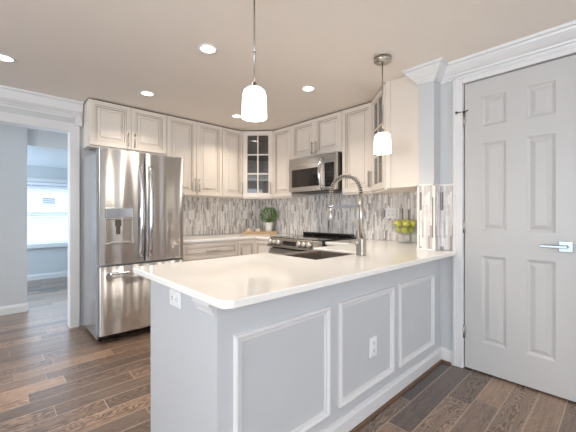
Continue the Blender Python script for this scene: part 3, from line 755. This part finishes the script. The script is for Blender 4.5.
slab('countertop', [(1.472, 3.236), (2.452, 3.236), (2.452, 2.8975), (XR-0.009, 2.8975), (XR-0.009, YW-0.009), (1.472, YW-0.009)], [], CB, CT, M['quartz'], 'white quartz worktop between refrigerator and range under the plant')

# sink
SY_IN, SY_OUT, SKB = 1.695, 1.772, 0.635
sk = thing('sink', 'dark apron-front sink set into the kitchen side of the peninsula worktop', 'sink', ((SKX0+SKX1)/2, 0, SKB))
hx = (SKX1-SKX0)/2 - 0.0015; zt = 0.872-SKB
b = B()
def ring(x, y0, y1, z, r=0.02):
    pts = arc(x-r, y1-r, r, 0, 90, 4) + arc(-x+r, y1-r, r, 90, 180, 4) + arc(-x+r, y0+r, r, 180, 270, 4) + arc(x-r, y0+r, r, 270, 360, 4)
    return [b.verts.new((px, py, z)) for px, py in pts]
y0 = SKY0+0.0015
rings = [ring(hx, y0, SY_OUT, 0.0), ring(hx, y0, SY_OUT, zt-0.006), ring(hx-0.004, y0+0.004, SY_OUT-0.004, zt), ring(hx-0.012, y0+0.012, SY_IN+0.004, zt), ring(hx-0.016, y0+0.016, SY_IN, zt-0.006), ring(hx-0.020, y0+0.020, SY_IN-0.006, 0.03), ring(hx-0.035, y0+0.035, SY_IN-0.02, 0.014)]
for a_, c_ in zip(rings, rings[1:]):
    for i in range(len(a_)): b.faces.new((a_[i], a_[(i+1) % len(a_)], c_[(i+1) % len(a_)], c_[i]))
b.faces.new(rings[-1]); b.faces.new(rings[0][::-1]); obj('basin', b, M['sink'], sk)
b = B(); lathe(b, [(0, 0.0155), (0.02, 0.0155), (0.03, 0.018), (0.042, 0.019), (0.044, 0.0145), (0.03, 0.0142), (0, 0.0142)], 24, Matrix.Translation((0, (SKY0+SY_IN)/2, 0))); obj('drain', b, M['chrome'], sk)

# faucet
fc = thing('faucet', 'chrome spring-neck faucet standing in front of the sink', 'faucet', (1.855, 1.245, CT), 0)
b = B(); rbox(b, -0.026, 0.026, -0.026, 0.026, 0.0, 0.118, 0.004); obj('base', b, M['nickel'], fc)
b = B(); tube(b, [(0, 0, 0.116), (0, 0, 0.43)], 0.014, 16); tube(b, [(0, 0, 0.34), (0, 0, 0.352)], 0.0155, 16); obj('post', b, M['nickel'], fc)
def arch(t):                                           # spring path: up the post, over, down to the spray head
    a = PI*t
    return Vector((0, 0.134 - 0.134*math.cos(a), 0.43 + 0.128*math.sin(a)))
path = [arch(i/30) for i in range(31)] + [Vector((0, 0.268, 0.43-0.012*i)) for i in range(1, 8)]
b = B(); tube(b, path, 0.0085, 10); hs_ = obj('hose', b, M['dsteel'], fc)
b = B(); N = 30*14; pts = []; ln = [0]
for i in range(1, len(path)): ln.append(ln[-1] + (path[i]-path[i-1]).length)
for i in range(N+1):
    s_ = ln[-1]*i/N; j = max(k for k in range(len(ln)) if ln[k] <= s_+1e-9); j = min(j, len(path)-2)
    f_ = (s_-ln[j])/(ln[j+1]-ln[j]); p = path[j].lerp(path[j+1], f_); tn = (path[j+1]-path[j]).normalized()
    nx = Vector((1, 0, 0)); ny = tn.cross(nx); a = 2*PI*30*i/N
    pts.append(p + 0.0145*(math.cos(a)*nx + math.sin(a)*ny))
tube(b, pts, 0.0034, 6); obj('spring', b, M['nickel'], fc)
b = B(); lathe(b, [(0, 0.235), (0.016, 0.235), (0.0185, 0.239), (0.0185, 0.300), (0.0155, 0.303), (0.0155, 0.326), (0.0165, 0.33), (0.0165, 0.348), (0, 0.348)], 18, Matrix.Translation((0, 0.268, 0))); obj('spray_head', b, M['nickel'], fc)
b = B(); rbox(b, -0.008, 0.008, 0.0, 0.268, 0.328, 0.350, 0.002); lathe(b, [(0.017, 0.33), (0.023, 0.33), (0.023, 0.354), (0.017, 0.354), (0.017, 0.33)], 18, Matrix.Translation((0, 0.268, 0))); obj('support_arm', b, M['chrome'], fc)
b = B(); tube(b, [(-0.024, 0, 0.085), (-0.05, 0.012, 0.085)], 0.013, 14); tube(b, [(-0.045, 0.012, 0.085), (-0.062, 0.05, 0.105)], 0.006, 10); obj('lever', b, M['nickel'], fc)

# ------------------------------------------------------------------ peninsula
EX = 0.598                                             # end of the knee wall
pe = thing('peninsula', 'white panelled peninsula cabinet under the large quartz worktop', 'island', (EX, SY0, 0))
EXR = XD - 0.002 - EX
b = B(); box(b, 0, EXR, 0, SY1-SY0, 0, CB-0.001); obj('back_panel', b, M['panel'], pe)
b = B(); ye = 1.70-SY0
box(b, 0.008, 0.022, SY1-SY0+0.0005, ye, 0, CB-0.001); obj('end_panel', b, M['panel'], pe)
b = B(); cx1 = XR-0.004-EX
d0 = SY1-SY0+0.001
for x0, x1 in ((0.024, SKX0-EX-0.035), (SKX1-EX+0.035, 1.846)): box(b, x0, x1, d0, ye-0.02, 0.09, CB-0.001)
box(b, SKX0-EX-0.035, SKX1-EX+0.035, d0, ye-0.02, 0.09, 0.63); box(b, SKX0-EX-0.035, SKX0-EX-0.003, d0, ye-0.02, 0.63, CB-0.001); box(b, SKX1-EX+0.003, SKX1-EX+0.035, d0, ye-0.02, 0.63, CB-0.001); box(b, 0.024, 1.846, d0, ye-0.09, 0, 0.09)
obj('carcass', b, M['cab'], pe)
xx = [0.024, 0.45, SKX0-EX-0.03, SKX1-EX+0.03, 1.846]
for x0, x1 in zip(xx, xx[1:]):
    zt_ = 0.62 if abs(x0-(SKX0-EX-0.03)) < 1e-6 else 0.835
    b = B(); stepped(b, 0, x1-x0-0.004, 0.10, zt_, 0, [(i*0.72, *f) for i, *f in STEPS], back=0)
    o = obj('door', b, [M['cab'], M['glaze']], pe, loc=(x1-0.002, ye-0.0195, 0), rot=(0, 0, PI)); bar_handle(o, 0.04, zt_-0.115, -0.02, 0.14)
# picture-frame mouldings
for x0, x1 in ((0.667, 1.232), (1.306, 1.866), (1.938, 2.482)):
    b = B(); stepped(b, x0-EX, x1-EX, 0.168, 0.712, 0.0, [(0, 0.004), (0.003, 0.014), (0.010, 0.017), (0.018, 0.014), (0.022, 0.008), (0.034, 0.007), (0.036, 0.0)], back=0.0, fill=False)
    obj('frame_moulding', b, M['trim'], pe)
# small capital at the corner and continuing fascia
b = B(); sweep(b, [(-0.0, SY1-SY0+0.012), (-0.0, 0.0), (EXR-0.0005, 0.0)][::1] if False else [(0.0, 0.128), (0.0, 0.0)], [(0, 0.796), (0.010, 0.796), (0.014, 0.803), (0.014, 0.811), (0.020, 0.814), (0.026, 0.832), (0.034, 0.836), (0.034, 0.853), (0, 0.853)])
obj('capital', b, M['trim'], pe)
b = B(); sweep(b, [(0.0, 0.0), (EXR-0.001, 0.0)], [(0, 0.83), (0.012, 0.83), (0.016, 0.853), (0, 0.853)]); obj('top_fascia', b, M['trim'], pe)
b = B(); sweep(b, [(0.0, 0.12), (0.0, 0.0), (EXR-0.016, 0.0)], [(0, 0.0), (0.014, 0.0), (0.014, 0.085), (0.009, 0.095), (0.006, 0.11), (0, 0.11)]); obj('baseboard', b, M['trim'], pe)
b = B(); sweep(b, [(-0.0142, 0.12), (-0.0142, -0.0142), (EXR-0.016, -0.0142), (EXR-0.016, -0.088)], [(0, 0.0), (0.014, 0.0), (0.014, 0.006), (0.010, 0.014), (0.004, 0.018), (0, 0.018)]); o = obj('shoe_moulding', b, M['shoe'], pe); o['label'] = 'brown wood shoe moulding'

# ------------------------------------------------------------------ outlets
def outlet(label, loc, rz, double=False, flat=False):
    r = thing('wall_outlet', label, 'outlet', loc, rz, 'white wall outlets')
    if flat: r.rotation_euler = (0, PI/2, rz)
    wd = 0.058 if double else 0.036
    b = B(); rbox(b, -wd, wd, -0.007, 0.0, -0.058, 0.058, 0.003); obj('plate', b, M['plastic'], r)
    for cx in ((-0.023, 0.023) if double else (0,)):
        for cz in (-0.020, 0.020):
            b = B(); rbox(b, cx-0.015, cx+0.015, -0.0095, -0.006, cz-0.014, cz+0.014, 0.003); s = obj('socket', b, M['plastic'], r)
            b = B()
            for q in (-0.006, 0.006): box(b, cx+q-0.0014, cx+q+0.0014, -0.0100, -0.0092, cz-0.003, cz+0.007)
            box(b, cx-0.002, cx+0.002, -0.0100, -0.0092, cz-0.010, cz-0.006); obj('slots', b, M['slot'], s)
    return r
outlet('white outlet plate on the marble backsplash beside the refrigerator', (1.905, YW-0.008, 1.158), 0)
outlet('white outlet plate on the backsplash above the cream ceramic dishes', (2.765, YW-0.008, 1.158), 0)
outlet('white outlet plate on the backsplash behind the bowl of apples', (XR-0.008, 1.71, 1.18), -PI/2, True)
outlet('white outlet plate high on the end of the peninsula', (EX+0.008, 1.385, 0.790), -PI/2, False, True)
outlet('white outlet plate inside the middle moulding frame of the peninsula', (1.632, SY0, 0.392), 0)

# ------------------------------------------------------------------ lights
def pendant(label, x, y, zs0):
    r = thing('pendant_lamp', label, 'lamp', (x, y, CZ), 0, 'pendant lamps over the peninsula')
    z0 = zs0-CZ; H = 0.152; rb, rt = 0.063, 0.058
    b = B()
    prof = [(rb, z0), (rb-0.001, z0+0.03), (rt+0.002, z0+0.09), (rt, z0+0.115), (rt-0.006, z0+0.135), (rt-0.020, z0+0.147), (rt-0.036, z0+H), (0.012, z0+H)]
    inn = [(max(0.012, q-0.004), z-0.003 if i else z) for i, (q, z) in enumerate(prof)]
    lathe(b, prof + inn[::-1] + [prof[0]], 32); obj('shade', b, M['shade'], r)
    b = B(); lathe(b, [(0, -0.034), (0.008, -0.034), (0.058, -0.030), (0.062, -0.024), (0.062, 0.0), (0, 0.0)], 32); obj('canopy', b, M['nickel'], r)
    b = B(); tube(b, [(0, 0, -0.03), (0, 0, z0+H+0.022)], 0.0045, 12); tube(b, [(0, 0, -0.36), (0, 0, -0.345)], 0.0075, 12); obj('rod', b, M['nickel'], r)
    b = B(); lathe(b, [(0, z0+H+0.026), (0.010, z0+H+0.024), (0.013, z0+H+0.004), (0.022, z0+H-0.001), (0.022, z0+H-0.006), (0.012, z0+0.11), (0, z0+0.11)], 20); obj('socket', b, M['nickel'], r)
    l = bpy.data.lights.new('pendant_bulb', 'POINT'); l.energy = 3.0; l.color = (1.0, 0.86, 0.70); l.shadow_soft_size = 0.03
    lo = bpy.data.objects.new('bulb_light', l); COL.objects.link(lo); lo.parent = r; lo.location = (0, 0, z0+0.03)
    return r
pendant('white glass pendant lamp nearest the camera, left over the worktop', 0.952, 1.262, 1.646)
pendant('white glass pendant lamp in front of the right corner glass cabinet', 2.102, 1.227, 1.617)
DL = [((1.083, 3.12), 'lit recessed ceiling light above the refrigerator'), ((0.066, 3.13), 'lit recessed ceiling light at the left, near the cased opening'),
      ((1.098, 1.99), 'lit recessed ceiling light above the aisle, left of the near pendant'), ((2.118, 1.99), 'lit recessed ceiling light above the sink and range side'),
      ((2.10, 3.12), 'lit recessed ceiling light partly hidden behind the near pendant shade')]
dl0 = None
for (x, y), lab in DL:
    if dl0 is None:
        dl0 = thing('ceiling_light', lab, 'light', (x, y, CZ), 0, 'recessed ceiling lights')
        b = B(); lathe(b, [(0.048, -0.001), (0.050, -0.004), (0.066, -0.005), (0.068, 0.0), (0.048, 0.0), (0.048, -0.001)], 32); obj('trim_ring', b, M['plastic'], dl0)
        b = B(); lathe(b, [(0, -0.003), (0.049, -0.003), (0.049, -0.0005), (0, -0.0005)], 32); obj('lens', b, M['led'], dl0)
        l = bpy.data.lights.new('downlight', 'AREA'); l.shape = 'DISK'; l.size = 0.09; l.spread = math.radians(125); l.energy = 6.0; l.color = (1.0, 0.90, 0.78)
        lo = bpy.data.objects.new('downlight', l); COL.objects.link(lo); lo.parent = dl0; lo.location = (0, 0, -0.006)
    else: dup(dl0, (x, y, CZ), lab)

# ------------------------------------------------------------------ things on the worktops
# wooden tray across the corner
TA = math.radians(-45)
TC = Vector((2.872, 3.665)); tu = Vector((math.cos(TA), math.sin(TA))); 
ty = thing('tray', 'long light wooden tray under the potted plant in the corner', 'tray', (TC.x, TC.y, CT+0.001), TA)
b = B(); rbox(b, -0.255, 0.255, -0.065, 0.065, 0.0, 0.012, 0.003); obj('tray_base', b, M['traywood'], ty)
b = B()
for y0, y1 in ((-0.065, -0.055), (0.055, 0.065)): rbox(b, -0.255, 0.255, y0, y1, 0.0125, 0.032, 0.002)
for x0, x1 in ((-0.255, -0.245), (0.245, 0.255)): rbox(b, x0, x1, -0.0545, 0.0545, 0.0125, 0.032, 0.002)
obj('tray_rim', b, M['traywood'], ty)
def on_tray(u): p = TC + tu*u; return (p.x, p.y, CT+0.0135)
pp = thing('potted_plant', 'round green topiary in a white pot on the wooden tray', 'plant', on_tray(0.125), TA)
b = B(); lathe(b, [(0, 0), (0.042, 0), (0.048, 0.006), (0.056, 0.145), (0.057, 0.150), (0.052, 0.150), (0.050, 0.132), (0, 0.132)], 28); obj('pot', b, M['ceramic'], pp)
b = B(); lathe(b, [(0, 0.138), (0.0495, 0.133), (0.0495, 0.1325), (0, 0.1325)], 20); obj('soil', b, M['soil'], pp)
b = B()
for k in range(5):
    a = k*2*PI/5; tube(b, [(0.012*math.cos(a), 0.012*math.sin(a), 0.135), (0.03*math.cos(a+.4), 0.03*math.sin(a+.4), 0.20), (0.05*math.cos(a), 0.05*math.sin(a), 0.26)], [0.004, 0.003, 0.002], 6)
obj('stem', b, M['stem'], pp)
b = B(); rnd = random.Random(3)
for i in range(620):
    d = Vector((rnd.gauss(0, 1), rnd.gauss(0, 1), rnd.gauss(0, 1))).normalized(); rr_ = 0.116*(0.55+0.45*rnd.random()**0.5)*(0.93+0.14*rnd.random())
    c = Vector((0, 0, 0.256)) + d*rr_; c.z = max(c.z, 0.150)
    t = bmesh.new(); s = 0.016+0.009*rnd.random()
    v = [t.verts.new(p) for p in ((0,0,0),(s*0.45,-s*0.35,0.003),(s*1.15,0,0.0),(s*0.45,s*0.35,0.003),(s*0.5,0,-0.003))]
    for f in ((0,1,4),(1,2,4),(2,3,4),(3,0,4)): t.faces.new([v[q] for q in f])
    q = (d + Vector((rnd.uniform(-.8,.8), rnd.uniform(-.8,.8), rnd.uniform(-.3,.9)))).normalized().to_track_quat('X', 'Z')
    merge(b, t, Matrix.Translation(c) @ q.to_matrix().to_4x4() @ Matrix.Rotation(rnd.uniform(0, 6.28), 4, 'X'))
obj('foliage', b, M['leaf'], pp, fixn=False)
dish_bm = B(); lathe(dish_bm, [(0, 0), (0.040, 0), (0.047, 0.008), (0.052, 0.058), (0.050, 0.060), (0.047, 0.058), (0.042, 0.012), (0, 0.010)], 28)
d1 = obj('dish', dish_bm, M['cream']); d1.location = on_tray(-0.16); tag(d1, 'small cream ceramic dish at the left end of the tray', 'dish', 'cream dishes on the tray')
d2 = d1.copy(); COL.objects.link(d2); d2.location = on_tray(-0.03); d2.scale = (0.95, 0.95, 0.88); d2['label'] = 'small cream ceramic dish between the other dish and the potted plant'

# glass bowl of apples
bx, by = 2.945, 1.475
bw = thing('fruit_bowl', 'clear footed glass bowl holding green apples by the stub wall', 'bowl', (bx, by, CT))
b = B(); lathe(b, [(0, 0.0), (0.066, 0.0), (0.068, 0.004), (0.045, 0.010), (0.014, 0.020), (0.010, 0.050), (0.014, 0.074), (0.024, 0.0835), (0, 0.0840)], 32); obj('foot', b, M['clear'], bw)
b = B()
outp = [(0, 0.0845), (0.050, 0.0865), (0.088, 0.104), (0.109, 0.133), (0.119, 0.163), (0.1215, 0.184)]
inp = [(0.1185, 0.184), (0.116, 0.164), (0.106, 0.136), (0.086, 0.108), (0.050, 0.0905), (0, 0.0885)]
lathe(b, outp + inp, 40); obj('basin', b, M['clear'], bw)
ap = None
spots = []
for k in range(4): a = 2*PI*k/4+0.45; spots.append((0.0495*math.cos(a), 0.0495*math.sin(a), 0.130))
for k in range(6): a = 2*PI*k/6+0.6; spots.append((0.079*math.cos(a), 0.079*math.sin(a), 0.194))
spots.append((0.0, 0.0, 0.202))
fwd = Vector((0.6833, 0.7302)); rgt = Vector((0.7302, -0.6833))
def apple_label(i, s):
    u = Vector((s[0], s[1])).dot(rgt); dpt = Vector((s[0], s[1])).dot(fwd)
    return u, dpt
for i, s in enumerate(spots):
    if ap is None:
        ap = thing('apple', 'x', 'apple', (bx+s[0], by+s[1], CT+s[2]), 0, 'green apples in the glass bowl')
        b = B(); lathe(b, [(0, -0.026), (0.010, -0.0305), (0.020, -0.028), (0.030, -0.014), (0.033, 0.003), (0.030, 0.018), (0.020, 0.029), (0.010, 0.030), (0.003, 0.024), (0, 0.023)], 22); obj('flesh', b, M['apple'], ap)
        b = B(); tube(b, [(0, 0, 0.022), (0.003, 0.001, 0.034), (0.007, 0.002, 0.042)], 0.0015, 6); obj('stem', b, M['stem'], ap)
        o = ap
    else: o = dup(ap, (bx+s[0], by+s[1], CT+s[2]), 'x')
    o.rotation_euler = (random.uniform(-.5, .5), random.uniform(-.5, .5), random.uniform(0, 6))
    u, dpt = apple_label(i, s); o['_u'] = u; o['_d'] = dpt; o['_top'] = int(s[2] > 0.15)
apples = [o for o in COL.objects if o.name.startswith('apple')]
low = sorted([o for o in apples if not o['_top']], key=lambda o: o['_u']); top = sorted([o for o in apples if o['_top']], key=lambda o: o['_u'])
def where(o, lst, layer):
    i = lst.index(o); n = len(lst); nth = ['', 'second ', 'third ', 'fourth ']
    side = f'{nth[i]}from the left' if i <= (n-1)//2 else f'{nth[n-1-i]}from the right'
    side = {'from the left': 'leftmost', 'from the right': 'rightmost'}.get(side, side)
    return f'green apple, {side}, in the {layer} layer of the glass bowl'
for lst, layer in ((low, 'lower'), (top, 'upper')):
    for o in lst: o['label'] = where(o, lst, layer)
for o in apples:
    for k in ('_u', '_d', '_top'): del o[k]
